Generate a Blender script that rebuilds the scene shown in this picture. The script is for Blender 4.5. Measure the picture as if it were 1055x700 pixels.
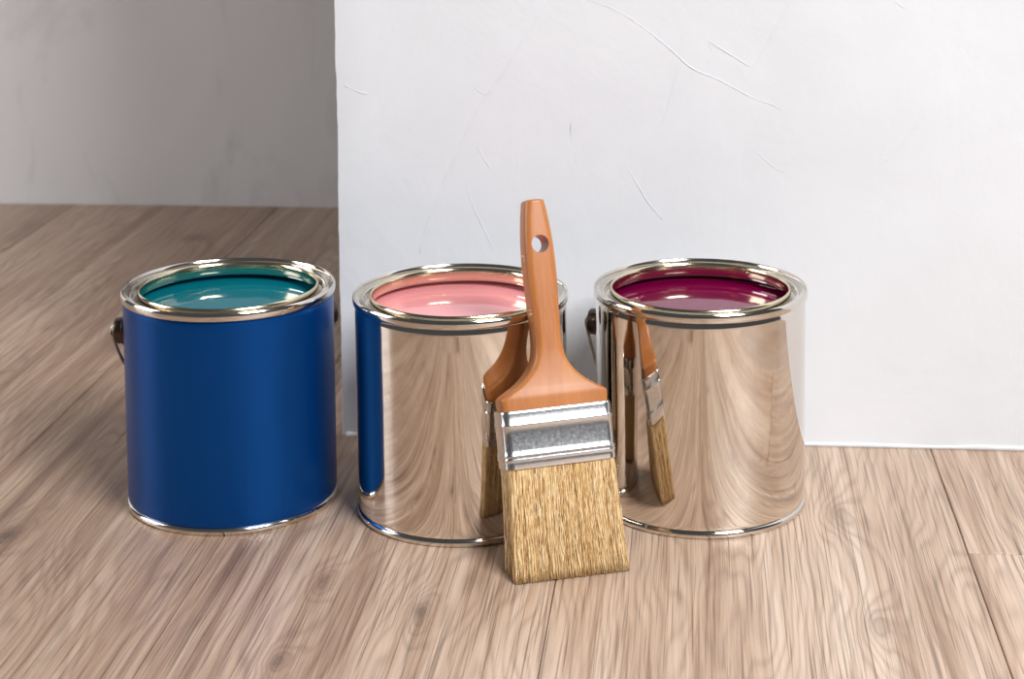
import bpy, bmesh, math, random
from mathutils import Vector, Matrix
random.seed(7)
for o in list(bpy.data.objects):
    bpy.data.objects.remove(o)
scene = bpy.context.scene
COL = scene.collection
pi = math.pi

# ------------------------------------------------------------------ camera
W, Hpx = 1055.0, 700.0
F_PX, PITCH, YAW, ROLL = 1844.77, 0.09798, -0.08254, -0.00697
CX, CY, CAM_H = 568.0, -21.37, 0.55178          # a view camera with a falling lens: verticals stay almost upright
fw = Vector((math.sin(YAW)*math.cos(PITCH), math.cos(YAW)*math.cos(PITCH), -math.sin(PITCH)))
rt0 = Vector((math.cos(YAW), -math.sin(YAW), 0)); up0 = rt0.cross(fw)
rt = rt0*math.cos(ROLL) + up0*math.sin(ROLL); up = -rt0*math.sin(ROLL) + up0*math.cos(ROLL)
cam_d = bpy.data.cameras.new('camera'); cam = bpy.data.objects.new('camera', cam_d); COL.objects.link(cam)
m = Matrix((rt, up, -fw)).transposed().to_4x4(); m.translation = (0, 0, CAM_H)
cam.matrix_world = m
cam_d.sensor_fit = 'HORIZONTAL'; cam_d.sensor_width = 36.0; cam_d.lens = F_PX/W*36.0
cam_d.shift_x = (W/2 - CX)/W; cam_d.shift_y = (CY - Hpx/2)/W
cam_d.clip_start = 0.02
cam_d.dof.use_dof = True; cam_d.dof.focus_distance = 1.28; cam_d.dof.aperture_fstop = 11.0
scene.camera = cam

# ------------------------------------------------------------------ world, lights, exposure
world = bpy.data.worlds.new('world'); scene.world = world; world.use_nodes = True
bg = world.node_tree.nodes['Background']
bg.inputs[0].default_value = (0.93, 0.96, 1.0, 1); bg.inputs[1].default_value = 0.075

def area_light(name, loc, target, sx, sy, power, color):
    l = bpy.data.lights.new(name, 'AREA'); l.shape = 'RECTANGLE'; l.size = sx; l.size_y = sy
    l.energy = power; l.color = color
    o = bpy.data.objects.new(name, l); COL.objects.link(o); o.location = loc
    o.rotation_euler = (Vector(target) - Vector(loc)).to_track_quat('-Z', 'Y').to_euler()
    return o
area_light('window_light', (1.48, -0.58, 2.37), (-0.1, 1.35, 0.1), 1.25, 1.2, 152, (0.99, 0.992, 1.0))
area_light('side_fill_light', (-2.6, 1.25, 0.95), (-0.30, 2.38, 0.5), 1.2, 1.3, 33, (1.0, 0.975, 0.97))  # unseen fill lamp, added to lift the back wall and back floor

vs = scene.view_settings
vs.view_transform = 'Standard'; vs.look = 'None'; vs.exposure = 0.0; vs.gamma = 1.0; vs.use_curve_mapping = False

# ------------------------------------------------------------------ helpers
def link_mesh(name, me, mat=None, parent=None, smooth=True):
    if mat is not None and not me.materials: me.materials.append(mat)
    if smooth:
        for p in me.polygons: p.use_smooth = True
    o = bpy.data.objects.new(name, me); COL.objects.link(o)
    if parent: o.parent = parent
    return o
def from_bm(name, bm, mat=None, parent=None, smooth=True, angle=None):
    bmesh.ops.recalc_face_normals(bm, faces=bm.faces)
    me = bpy.data.meshes.new(name)
    if angle is not None:
        for e in bm.edges:
            if len(e.link_faces) == 2 and e.calc_face_angle(0) > angle: e.smooth = False
    bm.to_mesh(me); bm.free()
    return link_mesh(name, me, mat, parent, smooth)
def empty(name, loc=(0, 0, 0)):
    o = bpy.data.objects.new(name, None); COL.objects.link(o); o.location = loc; o.empty_display_size = 0.02
    return o
def tag(o, label=None, cat=None, group=None, kind=None):
    if label: o['label'] = label
    if cat: o['category'] = cat
    if group: o['group'] = group
    if kind: o['kind'] = kind
    return o
def lathe(bm, prof, seg=128, mtx=None, close=False):
    rings = []
    for r, z in prof:
        if r < 1e-6:
            rings.append([bm.verts.new((0, 0, z))])
        else:
            rings.append([bm.verts.new((r*math.cos(2*pi*i/seg), r*math.sin(2*pi*i/seg), z)) for i in range(seg)])
    pairs = list(zip(rings, rings[1:]))
    if close: pairs.append((rings[-1], rings[0]))
    for a, b in pairs:
        for i in range(seg):
            j = (i+1) % seg
            if len(a) == 1 and len(b) == 1: continue
            if len(a) == 1: bm.faces.new((a[0], b[i], b[j]))
            elif len(b) == 1: bm.faces.new((a[i], b[0], a[j]))
            else: bm.faces.new((a[i], b[i], b[j], a[j]))
    if mtx is not None:
        bmesh.ops.transform(bm, matrix=mtx, verts=[v for r in rings for v in r])
def smooth_path(pts, n=6, closed=False):
    out = []; P = [Vector(p) for p in pts]; N = len(P)
    for i in range(N-1):
        p0 = P[max(i-1, 0)]; p1 = P[i]; p2 = P[i+1]; p3 = P[min(i+2, N-1)]
        for k in range(n):
            t = k/n
            out.append(0.5*((2*p1) + (p2-p0)*t + (2*p0-5*p1+4*p2-p3)*t*t + (3*p1-p0-3*p2+p3)*t**3))
    out.append(P[-1]); return out
def tube(bm, pts, rad, seg=10, taper=False):
    rings = []; n = len(pts); ref = Vector((0, 0, 1))
    for i, p in enumerate(pts):
        t = (pts[min(i+1, n-1)] - pts[max(i-1, 0)]).normalized()
        a = t.cross(ref)
        if a.length < 1e-3: a = t.cross(Vector((1, 0, 0)))
        a.normalize(); b = t.cross(a)
        r = rad
        if taper: r = rad*max(0.05, math.sin(pi*min(max(i/(n-1), 0.02), 0.98))**0.6)
        rings.append([bm.verts.new(p + a*r*math.cos(2*pi*k/seg) + b*r*math.sin(2*pi*k/seg)) for k in range(seg)])
    for a, b in zip(rings, rings[1:]):
        for k in range(seg): bm.faces.new((a[k], a[(k+1) % seg], b[(k+1) % seg], b[k]))
    bm.faces.new(rings[0]); bm.faces.new(rings[-1][::-1])
def box(bm, x0, x1, y0, y1, z0, z1, bevel=0.0, seg=1):
    v = [bm.verts.new((x, y, z)) for z in (z0, z1) for y in (y0, y1) for x in (x0, x1)]
    fs = [bm.faces.new([v[i] for i in q]) for q in ((0, 2, 3, 1), (4, 5, 7, 6), (0, 1, 5, 4), (2, 6, 7, 3), (0, 4, 6, 2), (1, 3, 7, 5))]
    if bevel:
        es = list({e for f in fs for e in f.edges})
        bmesh.ops.bevel(bm, geom=es, offset=bevel, segments=seg, affect='EDGES')

# ------------------------------------------------------------------ material helpers
class NT:
    def __init__(self, name):
        self.mat = bpy.data.materials.new(name); self.mat.use_nodes = True
        self.t = self.mat.node_tree; self.n = self.t.nodes; self.b = self.n['Principled BSDF']
    def set(self, **k):
        for a, v in k.items():
            a = a.replace('_', ' ')
            i = self.b.inputs[a]
            if isinstance(v, tuple) and len(v) == 3 and i.type == 'RGBA': v = v + (1,)
            i.default_value = v
        return self
    def new(self, ty, **k):
        x = self.n.new(ty)
        for a, v in k.items(): setattr(x, a, v)
        return x
    def put(self, sock, v):
        if isinstance(v, bpy.types.NodeSocket): self.t.links.new(v, sock)
        else:
            if isinstance(v, tuple) and sock.type == 'RGBA' and len(v) == 3: v = v + (1,)
            sock.default_value = v
    def math(self, op, a, b=0.0, c=None, clamp=False):
        x = self.new('ShaderNodeMath', operation=op); x.use_clamp = clamp
        self.put(x.inputs[0], a); self.put(x.inputs[1], b)
        if c is not None: self.put(x.inputs[2], c)
        return x.outputs[0]
    def vmul(self, v, s):
        x = self.new('ShaderNodeVectorMath', operation='MULTIPLY'); self.put(x.inputs[0], v); self.put(x.inputs[1], s); return x.outputs[0]
    def vadd(self, v, s):
        x = self.new('ShaderNodeVectorMath', operation='ADD'); self.put(x.inputs[0], v); self.put(x.inputs[1], s); return x.outputs[0]
    def noise(self, v, scale=1.0, detail=3.0, rough=0.55, dist=0.0):
        x = self.new('ShaderNodeTexNoise'); self.put(x.inputs['Vector'], v)
        x.inputs['Scale'].default_value = scale; x.inputs['Detail'].default_value = detail
        x.inputs['Roughness'].default_value = rough; x.inputs['Distortion'].default_value = dist
        return x.outputs[0]
    def ramp(self, f, stops, interp='LINEAR'):
        x = self.new('ShaderNodeValToRGB'); r = x.color_ramp; r.interpolation = interp
        while len(r.elements) < len(stops): r.elements.new(0.5)
        for e, (p, c) in zip(r.elements, stops):
            e.position = p; e.color = c + (1,) if len(c) == 3 else c
        self.put(x.inputs[0], f); return x.outputs[0]
    def mix(self, f, a, b, mode='MIX'):
        x = self.new('ShaderNodeMix', data_type='RGBA', blend_type=mode); x.clamp_result = False
        self.put(x.inputs[0], f); self.put(x.inputs[6], a); self.put(x.inputs[7], b); return x.outputs[2]
    def mapr(self, v, a, b, c, d):
        x = self.new('ShaderNodeMapRange'); x.clamp = True
        for i, q in enumerate((v, a, b, c, d)): self.put(x.inputs[i], q)
        return x.outputs[0]
    def bump(self, h, strength, dist):
        x = self.new('ShaderNodeBump'); x.inputs['Strength'].default_value = strength; x.inputs['Distance'].default_value = dist
        self.put(x.inputs['Height'], h); self.t.links.new(x.outputs[0], self.b.inputs['Normal']); return x
    def coord(self, which='Object'):
        return self.new('ShaderNodeTexCoord').outputs[which]
    def color(self, c): self.put(self.b.inputs['Base Color'], c); return self

# knots in the boards: x, y, half width, half length, darkness
KNOTS = [(-0.5235, 1.276, 0.011, 0.024, 1.0), (-0.2657, 1.214, 0.006, 0.017, 0.6), (-0.1903, 1.167, 0.007, 0.022, 0.85), (-0.270, 1.092, 0.007, 0.018, 0.6),
         (0.1115, 1.354, 0.009, 0.028, 0.35), (0.121, 1.169, 0.010, 0.026, 0.3), (-0.645, 2.209, 0.020, 0.035, 0.6), (-0.579, 1.60, 0.012, 0.03, 0.3),
         (0.060, 0.93, 0.009, 0.025, 0.8), (-0.24, 0.78, 0.009, 0.025, 0.7), (0.33, 0.86, 0.010, 0.03, 0.8), (-0.50, 0.82, 0.010, 0.026, 0.7)]
def floor_wood():
    t = NT('oak_laminate')
    info = t.new('ShaderNodeObjectInfo')
    rnd = info.outputs['Random']
    off = t.new('ShaderNodeCombineXYZ')
    t.put(off.inputs[0], t.math('MULTIPLY', rnd, 17.3)); t.put(off.inputs[1], t.math('MULTIPLY', rnd, 41.7)); t.put(off.inputs[2], t.math('MULTIPLY', rnd, 9.1))
    P = t.vadd(t.coord(), off.outputs[0])
    sep = t.new('ShaderNodeSeparateXYZ'); t.put(sep.inputs[0], P)
    # knots: sparse cells, rings wrap around their centres
    wob = t.new('ShaderNodeCombineXYZ')
    t.put(wob.inputs[0], t.math('MULTIPLY', t.noise(t.vmul(P, (22.0, 12.0, 1.0)), 1.0, 3.0, 0.6), 0.35))
    t.put(wob.inputs[1], t.math('MULTIPLY', t.noise(t.vmul(P, (17.0, 21.0, 3.0)), 1.0, 3.0, 0.6), 0.35))
    pos = t.vadd(t.new('ShaderNodeNewGeometry').outputs['Position'], t.vmul(wob.outputs[0], (0.055, 0.12, 0.0)))
    knot, core = 0.0, 0.0
    for kx, ky, rx, ry, amt in KNOTS:
        q = t.new('ShaderNodeVectorMath', operation='LENGTH')
        t.put(q.inputs[0], t.vmul(t.vadd(pos, (-kx-0.0095, -ky-0.021, 0.0)), (1/rx, 1/ry, 0.0)))
        kd = q.outputs['Value']
        knot = t.math('ADD', knot, t.math('MULTIPLY', t.math('POWER', t.mapr(kd, 0.0, 3.2, 1.0, 0.0), 2.0), 0.4 + 0.6*amt))
        core = t.math('ADD', core, t.math('MULTIPLY', t.mapr(kd, 0.25, 1.0, 1.0, 0.0), amt))
    warp = t.noise(t.vmul(P, (9.0, 1.7, 1.0)), 1.0, 3.0, 0.5)
    warp2 = t.noise(t.vmul(P, (38.0, 7.0, 1.0)), 1.0, 3.0, 0.55)
    phase = t.math('ADD', t.math('ADD', t.math('MULTIPLY', sep.outputs[0], 650.0), t.math('MULTIPLY', warp, 150.0)),
                   t.math('ADD', t.math('MULTIPLY', knot, 34.0), t.math('MULTIPLY', warp2, 5.0)))
    rings = t.math('ADD', t.math('MULTIPLY', t.math('SINE', phase), 0.5), 0.5)
    rings = t.math('POWER', rings, 2.2)
    fib = t.noise(t.vmul(P, (520.0, 9.0, 1.0)), 1.0, 4.0, 0.65, 0.1)
    pores = t.mapr(t.noise(t.vmul(P, (760.0, 8.0, 1.0)), 1.0, 2.0, 0.5, 0.25), 0.54, 0.68, 0.0, 1.0)
    streak = t.noise(t.vmul(P, (48.0, 1.3, 1.0)), 1.0, 6.0, 0.68, 0.7)
    broad = t.noise(t.vmul(P, (10.0, 1.1, 1.0)), 1.0, 3.0, 0.5)
    split = t.mapr(t.noise(t.vmul(P, (120.0, 2.8, 1.0)), 1.0, 2.0, 0.5, 0.5), 0.69, 0.76, 0.0, 1.0)
    tone = t.math('ADD', t.math('MULTIPLY', streak, 0.66), t.math('MULTIPLY', broad, 0.40))
    base = t.ramp(tone, [(0.36, (0.235, 0.132, 0.082)), (0.47, (0.430, 0.290, 0.200)), (0.56, (0.560, 0.415, 0.312)), (0.67, (0.680, 0.545, 0.438))])
    base = t.mix(t.math('MULTIPLY', rings, 0.36), base, (0.20, 0.12, 0.078), 'MIX')
    base = t.mix(t.mapr(fib, 0.40, 0.72, 0.0, 0.30), base, (0.72, 0.59, 0.48), 'MIX')
    base = t.mix(t.math('MULTIPLY', pores, 0.64), base, (0.15, 0.09, 0.058), 'MIX')
    base = t.mix(t.math('MULTIPLY', knot, 0.50), base, (0.20, 0.115, 0.070), 'MIX')
    base = t.mix(t.math('MULTIPLY', core, 0.6), base, (0.07, 0.045, 0.032), 'MIX')
    base = t.mix(t.math('MULTIPLY', split, 0.55), base, (0.11, 0.068, 0.045), 'MIX')
    hsv = t.new('ShaderNodeHueSaturation'); t.put(hsv.inputs['Color'], base)
    t.put(hsv.inputs['Value'], t.mapr(rnd, 0.0, 1.0, 0.88, 1.12)); hsv.inputs['Saturation'].default_value = 0.98
    t.color(t.mix(1.0, hsv.outputs[0], info.outputs['Color'], 'MULTIPLY'))     # board stain, with the light falloff to the left painted in
    t.set(Specular_IOR_Level=0.5)
    t.put(t.b.inputs['Roughness'], t.mapr(fib, 0.3, 0.7, 0.30, 0.46))
    h = t.math('SUBTRACT', t.math('ADD', t.math('MULTIPLY', fib, 0.8), t.math('MULTIPLY', streak, 0.5)), t.math('ADD', t.math('MULTIPLY', pores, 0.7), t.math('MULTIPLY', split, 0.8)))
    t.bump(h, 0.55, 0.0007)
    return t.mat

def plaster(name, col, smudge, smudge_amt, rough, bump_d, scale):
    t = NT(name); P = t.coord()
    n1 = t.noise(P, scale, 5.0, 0.6, 0.4)
    n2 = t.noise(t.vmul(P, (1.0, 1.0, 0.55)), scale*2.6, 4.0, 0.6, 1.2)
    n3 = t.noise(P, scale*22, 4.0, 0.6)
    mask = t.mapr(n2, 0.53, 0.74, 0.0, smudge_amt)
    t.color(t.mix(mask, t.mix(t.mapr(n1, 0.35, 0.65, 0.0, 1.0), col, tuple(c*0.95 for c in col)), smudge))
    t.set(Roughness=rough, Specular_IOR_Level=0.3)
    h = t.math('ADD', t.math('ADD', n1, t.math('MULTIPLY', n2, 0.4)), t.math('MULTIPLY', n3, 0.06))
    t.bump(h, 0.5, bump_d)
    return t.mat

def metal(name, col, rough, brushed=0.0, scale=(1, 1, 1)):
    t = NT(name); t.set(Metallic=1.0, Roughness=rough)
    n = t.noise(t.vmul(t.coord(), scale), 1.0, 3.0, 0.6)
    t.color(t.mix(t.mapr(n, 0.3, 0.7, 0.0, 1.0), col, tuple(c*0.93 for c in col)))
    t.put(t.b.inputs['Roughness'], t.mapr(n, 0.25, 0.75, rough*0.8, rough*1.2))
    if brushed: t.bump(n, brushed, 0.0004)
    return t.mat

def paint(name, col, dark):
    t = NT(name); t.set(Roughness=0.05, Specular_IOR_Level=0.45)
    n = t.noise(t.coord(), 14.0, 3.0, 0.5, 0.8)
    t.color(t.mix(t.mapr(n, 0.3, 0.7, 0.0, 0.25), col, dark))
    t.bump(t.noise(t.coord(), 26.0, 2.0, 0.4), 0.12, 0.002)
    return t.mat

M = {}
M['floor'] = floor_wood()
M['joint'] = NT('joint_shadow_board').set(Base_Color=(0.10, 0.068, 0.048), Roughness=0.9).mat
M['white_plaster'] = plaster('white_plaster', (0.745, 0.765, 0.80), (0.72, 0.74, 0.775), 0.5, 0.55, 0.0034, 6.0)
M['grey_plaster'] = plaster('grey_plaster', (0.66, 0.65, 0.66), (0.46, 0.45, 0.455), 0.6, 0.8, 0.003, 3.2)
M['skirt'] = plaster('white_filler', (0.76, 0.785, 0.82), (0.74, 0.76, 0.79), 0.3, 0.55, 0.002, 30.0)
M['tin'] = metal('polished_tin', (0.82, 0.765, 0.705), 0.055, 0.02, (16, 16, 2))
M['rim'] = metal('rim_tin', (0.76, 0.725, 0.67), 0.10, 0.02, (60, 60, 60))
M['lip'] = metal('lacquered_lip', (0.78, 0.70, 0.52), 0.15, 0.02, (60, 60, 60))
M['ear'] = metal('dark_bronze', (0.10, 0.075, 0.06), 0.35, 0.05, (200, 200, 200))
M['wire'] = metal('bail_wire_steel', (0.50, 0.46, 0.41), 0.25, 0.03, (200, 200, 200))
M['ferrule'] = metal('ferrule_tinplate', (0.80, 0.81, 0.83), 0.24, 0.10, (420, 420, 420))
t = NT('blue_lacquer'); t.set(Roughness=0.34, Specular_IOR_Level=0.3, Metallic=0.65)
n = t.noise(t.vmul(t.coord(), (30, 30, 4)), 1.0, 3.0)
t.color(t.mix(t.mapr(n, 0.3, 0.7, 0, 1), (0.0010, 0.066, 0.285), (0.0010, 0.060, 0.262))); M['blue'] = t.mat
M['teal'] = paint('teal_paint', (0.002, 0.165, 0.21), (0.002, 0.15, 0.19))
M['pink'] = paint('pink_paint', (0.90, 0.355, 0.365), (0.87, 0.33, 0.345))
M['purple'] = paint('purple_paint', (0.165, 0.001, 0.042), (0.145, 0.001, 0.038))

def handle_wood():
    t = NT('varnished_beech'); P = t.coord()
    warp = t.noise(t.vmul(P, (60, 60, 9)), 1.0, 3.0, 0.5)
    sep = t.new('ShaderNodeSeparateXYZ'); t.put(sep.inputs[0], P)
    ph = t.math('ADD', t.math('MULTIPLY', sep.outputs[0], 420.0), t.math('MULTIPLY', warp, 22.0))
    ring = t.math('POWER', t.math('ADD', t.math('MULTIPLY', t.math('SINE', ph), 0.5), 0.5), 3.0)
    fib = t.noise(t.vmul(P, (900, 900, 60)), 1.0, 3.0, 0.6)
    br = t.noise(t.vmul(P, (40, 40, 8)), 1.0, 3.0, 0.5)
    c = t.ramp(br, [(0.3, (0.39, 0.128, 0.028)), (0.7, (0.53, 0.205, 0.058))])
    c = t.mix(t.math('MULTIPLY', ring, 0.22), c, (0.36, 0.115, 0.03))
    c = t.mix(t.mapr(fib, 0.45, 0.75, 0.0, 0.25), c, (0.64, 0.29, 0.10))
    t.color(c); t.set(Roughness=0.42, Specular_IOR_Level=0.5, Coat_Weight=0.15, Coat_Roughness=0.25)
    t.bump(fib, 0.15, 0.0003); return t.mat
M['handle'] = handle_wood()
t = NT('natural_bristle'); P = t.coord()
f1 = t.noise(t.vmul(P, (700, 700, 160)), 1.0, 2.0, 0.6)
att = t.new('ShaderNodeAttribute'); att.attribute_name = 'hair_tone'
c = t.ramp(t.math('ADD', t.math('MULTIPLY', f1, 0.5), t.math('MULTIPLY', att.outputs['Fac'], 0.5)), [(0.24, (0.26, 0.12, 0.035)), (0.40, (0.60, 0.36, 0.14)), (0.56, (0.80, 0.57, 0.285)), (0.76, (0.92, 0.76, 0.50))])
t.color(c); t.set(Roughness=0.55, Specular_IOR_Level=0.4); M['bristle'] = t.mat

# ------------------------------------------------------------------ setting
YW, YB, XW = 1.5058, 2.3906, -0.3114
# floor: a sub-board with laminate planks on it, each its own piece
bm = bmesh.new(); box(bm, -2.1, 2.2, -0.9, 2.6, -0.03, -0.0016)
floor = from_bm('floor', bm, M['joint'], None, smooth=False)
tag(floor, 'greige oak laminate floor of long planks', kind='structure')
seams = [-2.05, -1.74, -1.45, -1.158, -0.866, -0.578, -0.3585, -0.1013, 0.198, 0.474, 0.752, 1.03, 1.31, 1.60, 1.88, 2.15]
STAIN_FALLOFF = {-1.158: (0.80, 0.74, 0.70), -0.866: (0.86, 0.79, 0.74), -0.578: (0.82, 0.765, 0.725), -0.3585: (0.87, 0.83, 0.80), -0.1013: (0.96, 0.94, 0.92), 0.198: (0.97, 0.95, 0.93)}  # board tones; left ones also darkened to stand in for light falloff
joints = {-2.05: [0.4, 1.8], -1.74: [-0.2, 1.2], -1.45: [0.6, 2.0], -1.158: [0.0, 1.4], -0.866: [0.78], -0.578: [0.2], -0.3585: [0.62],
          -0.1013: [-0.1], 0.198: [0.06, 1.2915], 0.474: [0.75, 2.1], 0.752: [0.2, 1.55], 1.03: [-0.3, 1.0], 1.31: [0.5, 1.9], 1.60: [0.1, 1.5], 1.88: [0.7, 2.0]}
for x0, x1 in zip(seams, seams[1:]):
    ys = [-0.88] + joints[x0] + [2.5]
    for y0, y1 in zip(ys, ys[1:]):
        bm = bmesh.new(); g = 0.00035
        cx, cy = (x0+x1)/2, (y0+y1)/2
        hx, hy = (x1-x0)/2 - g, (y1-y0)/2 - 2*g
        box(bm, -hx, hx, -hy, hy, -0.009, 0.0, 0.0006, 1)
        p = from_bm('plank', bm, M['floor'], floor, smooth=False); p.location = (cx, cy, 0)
        p.color = STAIN_FALLOFF.get(x0, (0.95, 0.94, 0.93)) + (1.0,)

def wall_grid(name, x0, x1, z0, z1, y, thick, mat, amp, nx, nz, seed, edge=0.004):
    """front face as a gently uneven hand-plastered grid, closed to a slab"""
    rnd = random.Random(seed)
    bm = bmesh.new(); rows = []
    wob = [rnd.uniform(-1, 1) for _ in range(nz+1)]
    for j in range(nz+1):
        z = z0 + (z1-z0)*j/nz; row = []
        for i in range(nx+1):
            x = x0 + (x1-x0)*i/nx
            d = amp*(math.sin(x*9.1+z*5.3+seed)+math.sin(x*3.7-z*11.0)+0.5*math.sin(x*23.0+z*17.0))
            if i == 0: x += edge*0.35*(0.6*wob[j] + 0.4*math.sin(z*31.0))
            row.append(bm.verts.new((x, y + d + (edge*0.8 if i == 0 else 0.0), z)))
        rows.append(row)
    back = [[bm.verts.new((x, y+thick, z)) for x in (x0, x1)] for z in (z0, z1)]
    for j in range(nz):
        for i in range(nx): bm.faces.new((rows[j][i], rows[j][i+1], rows[j+1][i+1], rows[j+1][i]))
    bm.faces.new([back[0][0], back[1][0]] + [rows[j][0] for j in range(nz, -1, -1)])
    bm.faces.new([back[0][1]] + [rows[j][nx] for j in range(nz+1)] + [back[1][1]])
    bm.faces.new([back[1][0], back[1][1]] + rows[nz][::-1])
    bm.faces.new([back[0][0]] + rows[0] + [back[0][1]])
    bm.faces.new([back[0][0], back[0][1], back[1][1], back[1][0]])
    return from_bm(name, bm, mat, None, smooth=True, angle=0.6)
wf = wall_grid('wall_front', XW, 2.12, 0.0, 2.3, YW, 0.14, M['white_plaster'], 0.0002, 220, 260, 3, 0.0022)
tag(wf, 'white hand-plastered wall with faint trowel scratches', kind='structure')
wb = wall_grid('wall_back', -2.05, 2.15, 0.0, 2.3, YB, 0.10, M['grey_plaster'], 0.0008, 60, 40, 8)
tag(wb, 'grey smudged plaster wall set back in shade', kind='structure')
# thin bead of filler where the white wall meets the floor
bm = bmesh.new(); rnd = random.Random(4); n = 160; prof = ((-0.0014, 0.0), (-0.0014, 0.0026), (-0.0008, 0.0034), (0.002, 0.0036), (0.002, 0.0))
rings = []
for i in range(n+1):
    x = XW + 0.004 + (2.1-XW)*i/n; k = 1 + 0.18*math.sin(i*0.9) + rnd.uniform(-.12, .12)
    rings.append([bm.verts.new((x, YW + a*k, b*k)) for a, b in prof])
for a, b in zip(rings, rings[1:]):
    for k in range(5): bm.faces.new((a[k], a[(k+1) % 5], b[(k+1) % 5], b[k]))
bm.faces.new(rings[0][::-1]); bm.faces.new(rings[-1])
sk = from_bm('baseboard_front', bm, M['skirt'], None, smooth=True)
tag(sk, 'thin white filler bead along the foot of the white wall', kind='structure')

# ------------------------------------------------------------------ paint cans
H, R = 0.1731, 0.0825
def make_can(name, loc, body_mat, paint_mat, paint_name, ears, sag, label, paint_label):
    root = empty(name, loc); tag(root, label, 'paint can', 'open paint cans in a row')
    bm = bmesh.new()
    lathe(bm, [(0, 0.003), (0.078, 0.003), (0.0808, 0.0042), (0.0815, 0.0055), (0.0823, 0.0068), (R, 0.009), (R, 0.05), (R, 0.1), (R, H-0.0125), (0.0822, H-0.0095), (0.0817, H-0.0078), (0.0817, H-0.0055),
               (0.0809, H-0.0055), (0.0809, H-0.03), (0.0809, 0.005), (0, 0.005)], 160)
    from_bm('body', bm, body_mat, root, angle=0.7)
    bm = bmesh.new()
    lathe(bm, [(0.0816, H-0.0068), (0.0830, H-0.0070), (0.0839, H-0.0062), (0.0842, H-0.0046), (0.0842, H-0.0024), (0.0838, H-0.0008), (0.0831, H), (0.0824, H-0.0006), (0.0820, H-0.0022), (0.0816, H-0.0040)], 160, close=True)
    from_bm('top_rim', bm, M['rim'], root, angle=1.2)
    bm = bmesh.new()
    lathe(bm, [(0.0819, H-0.0042), (0.0808, H-0.0046), (0.0785, H-0.0046), (0.0772, H-0.0040), (0.0764, H-0.0033), (0.0757, H-0.0036), (0.0755, H-0.0050), (0.0753, H-0.0095), (0.0747, H-0.0103), (0.0722, H-0.0103), (0.0715, H-0.0095), (0.0711, H-0.005),
               (0.0706, H-0.0052), (0.0708, H-0.0108), (0.0756, H-0.0108), (0.0762, H-0.0060), (0.0780, H-0.0056), (0.0818, H-0.0056)], 160, close=True)
    from_bm('lid_groove', bm, M['rim'], root, angle=1.2)
    bm = bmesh.new()
    lathe(bm, [(0.0711, H-0.0056), (0.0712, H-0.0026), (0.0708, H-0.0010), (0.0699, H-0.0002), (0.0690, H-0.0009), (0.0686, H-0.0026), (0.0684, H-0.0080), (0.0688, H-0.0092), (0.0698, H-0.0094), (0.0706, H-0.0086)], 160, close=True)
    from_bm('pouring_lip', bm, M['lip'], root, angle=1.2)
    bm = bmesh.new()
    lathe(bm, [(0.0800, 0.0006), (0.0812, 0.0), (0.0825, 0.0002), (0.0832, 0.0012), (0.0834, 0.0026), (0.0832, 0.0042), (0.0824, 0.0052), (0.0816, 0.0056), (0.0804, 0.0040)], 160, close=True)
    from_bm('base_rim', bm, M['rim'], root, angle=1.2)
    bm = bmesh.new(); zp = H - 0.0155
    lathe(bm, [(0, zp), (0.03, zp), (0.06, zp), (0.078, zp), (0.0800, zp+0.0002), (0.0809, zp+0.0010), (0.0809, zp-0.05), (0, zp-0.05)], 128)
    pf = from_bm('paint', bm, paint_mat, root, angle=0.9); pf['label'] = paint_label
    ze = H - 0.036
    for a in ears:
        d = Vector((math.cos(a), math.sin(a), 0))
        mt = Matrix((Vector((-d.y, d.x, 0)), Vector((0, 0, 1)), d)).transposed().to_4x4(); mt.translation = d*(R-0.0012) + Vector((0, 0, ze))
        bm = bmesh.new()
        lathe(bm, [(0, 0), (0.0118, 0), (0.0118, 0.0022), (0.0106, 0.0030), (0.0102, 0.0078), (0.0094, 0.0092), (0.0075, 0.0098), (0.0045, 0.0092), (0, 0.0090)], 40, mt)
        e = from_bm('ear', bm, M['ear'], root, angle=0.8)
        bm = bmesh.new()
        lathe(bm, [(0, 0.0088), (0.0036, 0.0088), (0.0036, 0.0103), (0.0026, 0.0113), (0, 0.0116)], 24, mt)
        from_bm('rivet', bm, M['wire'], e, angle=0.8)
    a0, a1 = ears[1], ears[0]           # from the right ear round the back to the left ear
    pts = []
    for s, a in ((1, a0),):
        d = Vector((math.cos(a), math.sin(a), 0))
        pts += [d*(R+0.0085) + Vector((0, 0, ze+0.0045)), d*(R+0.0110) + Vector((0, 0, ze-0.0005)), d*(R+0.0100) + Vector((0, 0, ze-0.0065))]
    for k in range(1, 24):
        q = k/24; a = a0 + (a1-a0)*q
        pts.append(Vector((math.cos(a)*(R+0.0065), math.sin(a)*(R+0.0065), ze - 0.0075 - sag*math.sin(pi*q)**0.6)))
    d = Vector((math.cos(a1), math.sin(a1), 0))
    pts += [d*(R+0.0100) + Vector((0, 0, ze-0.0065)), d*(R+0.0110) + Vector((0, 0, ze-0.0005)), d*(R+0.0085) + Vector((0, 0, ze+0.0045))]
    bm = bmesh.new(); tube(bm, smooth_path(pts, 4), 0.0013, 8)
    from_bm('bail_handle', bm, M['wire'], root)
    return root
rad = math.radians
make_can('paint_can', (-0.37212, 1.36697, 0), M['blue'], M['teal'], 'paint', (rad(187), rad(36)), 0.060,
         'glossy blue painted metal can filled with teal paint', 'teal liquid paint')
make_can('paint_can', (-0.18517, 1.35817, 0), M['tin'], M['pink'], 'paint', (rad(150), rad(48)), 0.05,
         'mirror-bright tin can filled with pink paint, behind the brush', 'pink liquid paint')
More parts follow.
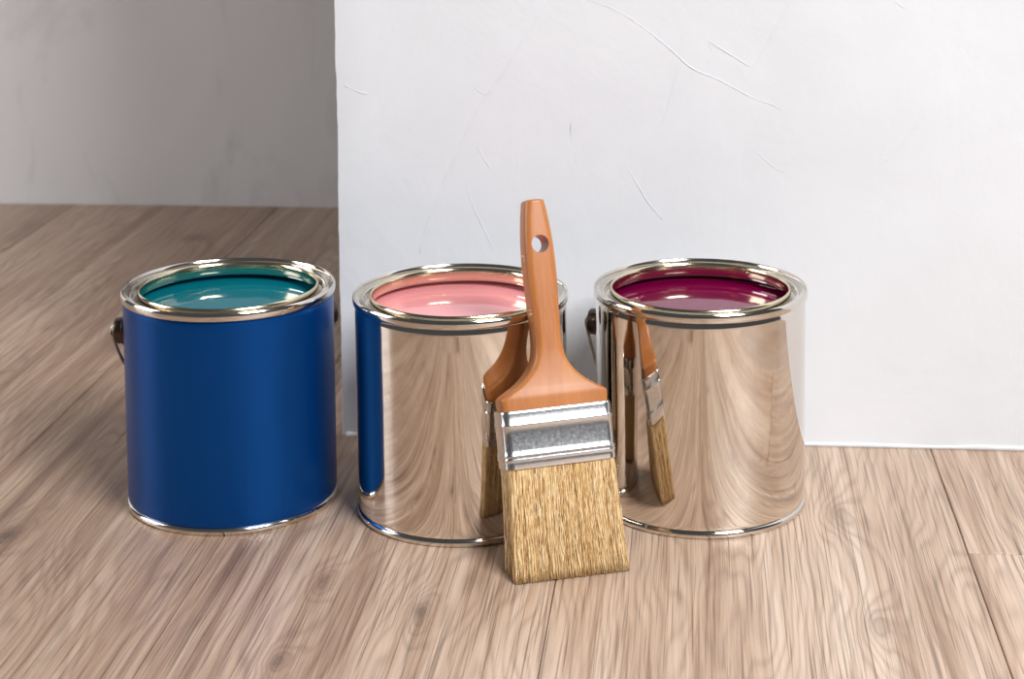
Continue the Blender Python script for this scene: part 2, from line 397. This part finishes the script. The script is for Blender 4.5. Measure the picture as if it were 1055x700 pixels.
make_can('paint_can', (0.00139, 1.38523, 0), M['tin'], M['purple'], 'paint', (rad(168), rad(33)), 0.09,
         'mirror-bright tin can filled with dark purple paint', 'dark purple liquid paint')

# ------------------------------------------------------------------ paintbrush leaning on the pink can
TILT = rad(16.95); wa = rad(20.1)
wv = Vector((math.cos(wa), math.sin(wa), 0)); nv = Vector((-wv.y, wv.x, 0)); zv = Vector((0, 0, 1))
BETA = rad(0.9)                     # slight lean to the left in its own plane
uv = nv*math.sin(TILT) + zv*math.cos(TILT); vv = nv*math.cos(TILT) - zv*math.sin(TILT)
wv, uv = wv*math.cos(BETA) + uv*math.sin(BETA), uv*math.cos(BETA) - wv*math.sin(BETA)
brush = empty('paintbrush')
bmx = Matrix((wv, vv, uv)).transposed().to_4x4(); bmx.translation = Vector((-0.0882, 1.2272, 0.0004))
brush.matrix_world = bmx
tag(brush, 'wide flat paintbrush with orange wooden handle leaning on the pink can', 'paintbrush')
FT, FW = 0.031, 0.0835          # ferrule thickness and width
def rrect(a, b, r, n=7):
    """rounded rectangle outline, half sizes a, b"""
    r = min(r, a*0.98, b*0.98); out = []
    for cx, cy, a0 in ((a-r, b-r, 0), (-(a-r), b-r, 90), (-(a-r), -(b-r), 180), (a-r, -(b-r), 270)):
        for k in range(n):
            t = math.radians(a0 + 90*k/(n-1)); out.append((cx + r*math.cos(t), cy + r*math.sin(t)))
    return out
def loft(bm, secs, cap=True):
    rings = [[bm.verts.new((x, y, z)) for x, y in out] for out, z in secs]
    n = len(rings[0])
    for a, b in zip(rings, rings[1:]):
        for k in range(n): bm.faces.new((a[k], a[(k+1) % n], b[(k+1) % n], b[k]))
    if cap: bm.faces.new(rings[0][::-1]); bm.faces.new(rings[-1])
    return rings
hp = [(0.112, 0.0385), (0.1215, 0.0388), (0.1265, 0.0393), (0.1295, 0.0385), (0.1335, 0.0322), (0.1370, 0.0262), (0.1420, 0.0200), (0.1480, 0.0148), (0.1550, 0.0112), (0.1620, 0.0097), (0.1700, 0.0091),
      (0.1830, 0.0092), (0.2045, 0.0100), (0.2220, 0.0103), (0.2430, 0.0096), (0.2580, 0.0082), (0.2665, 0.0070), (0.2700, 0.0064)]
hp = [(p.x, p.y) for p in smooth_path([(a, b, 0) for a, b in hp], 4)]
HC = 0.0146
secs = []
for z, a in hp:
    a = a + 0.0010
    b = 0.0118 + 0.0012*max(0, min(1, (0.16-z)/0.03)) - 0.0012*max(0, (z-0.235)/0.035)
    r = 0.0052
    secs.append(([(x, y + HC) for x, y in rrect(a, b, r)], z))
z, a = hp[-1]; a += 0.0010
for dz, k in ((0.0008, 0.0004), (0.0013, 0.0012), (0.0016, 0.0024)):
    secs.append(([(x, y + HC) for x, y in rrect(a-k, 0.0106-k, 0.0046)], z+dz))
bm = bmesh.new(); loft(bm, secs)
handle = from_bm('handle', bm, M['handle'], brush, angle=1.0)
bmc = bmesh.new()
lathe(bmc, [(0, -0.03), (0.0066, -0.03), (0.0066, 0.03), (0, 0.03)], 48, Matrix.Translation((0.0, FT/2, 0.2385)) @ Matrix.Rotation(pi/2, 4, 'X'))
cut = from_bm('cutter', bmc, M['handle'])
cut.parent = brush
mod = handle.modifiers.new('hole', 'BOOLEAN'); mod.operation = 'DIFFERENCE'; mod.object = cut; mod.solver = 'EXACT'
bpy.context.view_layer.update()
dg = bpy.context.evaluated_depsgraph_get()
me = bpy.data.meshes.new_from_object(handle.evaluated_get(dg))
handle.modifiers.clear(); handle.data = me
bpy.data.objects.remove(cut)
bm = bmesh.new(); bm.from_mesh(me)
for e in bm.edges:
    e.smooth = not (len(e.link_faces) == 2 and e.calc_face_angle(0) > 0.75)
bm.to_mesh(me); bm.free()
handle['label'] = 'orange varnished wooden handle with a hanging hole'
# ferrule: folded tinplate sleeve with pressed ridges
prof = [(0.0795, -0.0006), (0.0800, 0.0), (0.0840, 0.0), (0.0850, 0.0), (0.0858, 0.0004), (0.0866, 0.0005), (0.0876, 0.0001), (0.0886, 0.0004), (0.0894, 0.0005), (0.0906, 0.0),
        (0.0930, -0.0002), (0.1040, -0.0002), (0.1090, 0.0), (0.1098, 0.0003), (0.1106, 0.0006), (0.1114, 0.0003), (0.1122, 0.0), (0.1185, 0.0), (0.1200, 0.0), (0.1206, -0.0005)]
secs = [([(x, y + FT/2) for x, y in rrect(FW/2 + k, FT/2 + k, 0.0065, 9)], z) for z, k in prof]
inner = [([(x, y + FT/2) for x, y in rrect(FW/2 - 0.0014, FT/2 - 0.0014, 0.0055, 9)], z) for z in (0.1204, 0.0797)]
bm = bmesh.new(); rings = loft(bm, secs + inner, cap=False)
a, b = rings[-1], rings[0]
for k in range(len(a)): bm.faces.new((a[k], a[(k+1) % len(a)], b[(k+1) % len(a)], b[k]))
fer = from_bm('ferrule', bm, M['ferrule'], brush, angle=0.9)
fer['label'] = 'silver tinplate ferrule with pressed ridges'
# bristles: crimped tapering hairs around a dense core
rb = random.Random(11)
verts, faces, tones = [], [], []
tt = math.tan(TILT)
def hair(s0, v0, s1, v1, u0, r):
    u1 = v1*tt - s1*math.tan(BETA) + rb.uniform(-0.0002, 0.0012)
    nseg = 12; ph = rb.uniform(0, 6.28); amp = rb.uniform(0.00015, 0.00045); fq = rb.uniform(14, 30)
    bend = rb.gauss(0, 0.0007); base = len(verts); tone = rb.random()
    for k in range(nseg+1):
        q = k/nseg
        s = s0 + (s1-s0)*q + amp*math.sin(ph + fq*q) + bend*q*q
        v = v0 + (v1-v0)*q + amp*math.cos(ph + fq*1.13*q)
        u = u0 + (u1-u0)*q; rr = r*(1-0.45*q)
        for j in range(3):
            an = ph + j*2.0944
            tones.append(tone); verts.append((s + rr*math.cos(an), v + rr*math.sin(an), u))
    for k in range(nseg):
        for j in range(3):
            faces.append((base+3*k+j, base+3*k+(j+1) % 3, base+3*k+3+(j+1) % 3, base+3*k+3+j))
    faces.append((base+3*nseg, base+3*nseg+1, base+3*nseg+2))
wa_, ta_ = FW/2 - 0.0022, FT/2 - 0.0020
def clampv(v): return min(max(v, 0.0002), FT - 0.001)
for i in range(7000):
    # most hairs near the outside, where they show
    if rb.random() < 0.78:
        per = 2*(2*wa_ + 2*ta_); q = rb.random()*per
        dep = abs(rb.gauss(0, 0.0011))
        if q < 2*wa_: x, y = -wa_ + q, -ta_ + dep
        elif q < 4*wa_: x, y = -wa_ + q - 2*wa_, ta_ - dep
        elif q < 4*wa_ + 2*ta_: x, y = -wa_ + dep, -ta_ + q - 4*wa_
        else: x, y = wa_ - dep, -ta_ + q - 4*wa_ - 2*ta_
        cr = 0.0028
        ex, ey = abs(x) - (wa_-cr), abs(y) - (ta_-cr)
        if ex > 0 and ey > 0:
            L = math.hypot(ex, ey)
            if L > cr: x = math.copysign(wa_-cr + ex/L*cr, x); y = math.copysign(ta_-cr + ey/L*cr, y)
    else:
        x, y = rb.uniform(-wa_, wa_)*0.97, rb.uniform(-ta_, ta_)*0.95
    x1 = x*1.055 + rb.gauss(0, 0.0004); y1 = y*1.03 + rb.gauss(0, 0.0003)
    hair(x, y + FT/2, x1, clampv(y1 + FT/2), 0.084, rb.uniform(0.00022, 0.00046))
me = bpy.data.meshes.new('bristles'); me.from_pydata(verts, [], faces); me.update()
at = me.attributes.new('hair_tone', 'FLOAT', 'POINT'); at.data.foreach_set('value', tones)
br = link_mesh('bristles', me, M['bristle'], brush); tag(br, 'straw-coloured natural bristles', kind='stuff')
bm = bmesh.new()
secs = []
for q in (0, 0.25, 0.5, 0.75, 1.0):
    a = (wa_-0.0016)*(1+0.05*q); b = ta_-0.0016
    secs.append(([(x, y + FT/2) for x, y in rrect(a, b, 0.004)], 0.084*(1-q)))
rings = loft(bm, secs)
for k, v in enumerate(rings[-1]): v.co.z = v.co.y*tt - v.co.x*math.tan(BETA) + 0.0016
from_bm('bristle_core', bm, M['bristle'], brush, angle=0.9)

# ------------------------------------------------------------------ trowel marks on the white wall (low ridges of plaster)
# strokes in wall coordinates (x, z) in metres, with their half height
marks = [
    ([(-0.130, 0.384), (-0.144, 0.361), (-0.165, 0.327), (-0.185, 0.298), (-0.201, 0.268), (-0.218, 0.230), (-0.234, 0.191), (-0.241, 0.164)], 0.0007),
    ([(-0.095, 0.386), (-0.072, 0.378), (-0.049, 0.364), (-0.024, 0.344), (-0.006, 0.328), (0.017, 0.318), (0.045, 0.303), (0.066, 0.295), (0.084, 0.282)], 0.0008),
    ([(0.008, 0.351), (0.026, 0.340), (0.045, 0.328)], 0.0007),
    ([(0.007, 0.353), (0.011, 0.340), (0.005, 0.325)], 0.0006),
    ([(0.075, 0.386), (0.065, 0.365), (0.054, 0.343), (0.041, 0.320)], 0.0006),
    ([(-0.066, 0.252), (-0.053, 0.229), (-0.043, 0.212), (-0.031, 0.197)], 0.0007),
    ([(-0.200, 0.227), (-0.194, 0.207), (-0.179, 0.175), (-0.173, 0.154)], 0.0005),
    ([(-0.107, 0.304), (-0.109, 0.273), (-0.104, 0.245)], 0.0005),
    ([(0.191, 0.298), (0.178, 0.275), (0.157, 0.248)], 0.0005),
    ([(0.045, 0.262), (0.058, 0.248), (0.071, 0.239)], 0.0006),
    ([(-0.192, 0.310), (-0.182, 0.304), (-0.175, 0.309)], 0.0007),
    ([(-0.189, 0.258), (-0.183, 0.247), (-0.177, 0.238)], 0.0008),
    ([(0.162, 0.386), (0.172, 0.379)], 0.0007),
    ([(-0.012, 0.378), (-0.016, 0.336), (-0.031, 0.278)], 0.0004),
    ([(-0.304, 0.311), (-0.290, 0.305), (-0.283, 0.304)], 0.0008),
]
for pts, r in marks:
    bm = bmesh.new(); P = smooth_path([(x, YW, z) for x, z in pts], 5)
    for p in P: p.y += 0.0002*(math.sin(p.x*9.1+p.z*5.3+3)+math.sin(p.x*3.7-p.z*11.0)+0.5*math.sin(p.x*23.0+p.z*17.0)) + random.uniform(-0.0002, 0.0002)
    tube(bm, P, r*0.65, 6, taper=True)
    from_bm('trowel_ridge', bm, M['white_plaster'], wf)
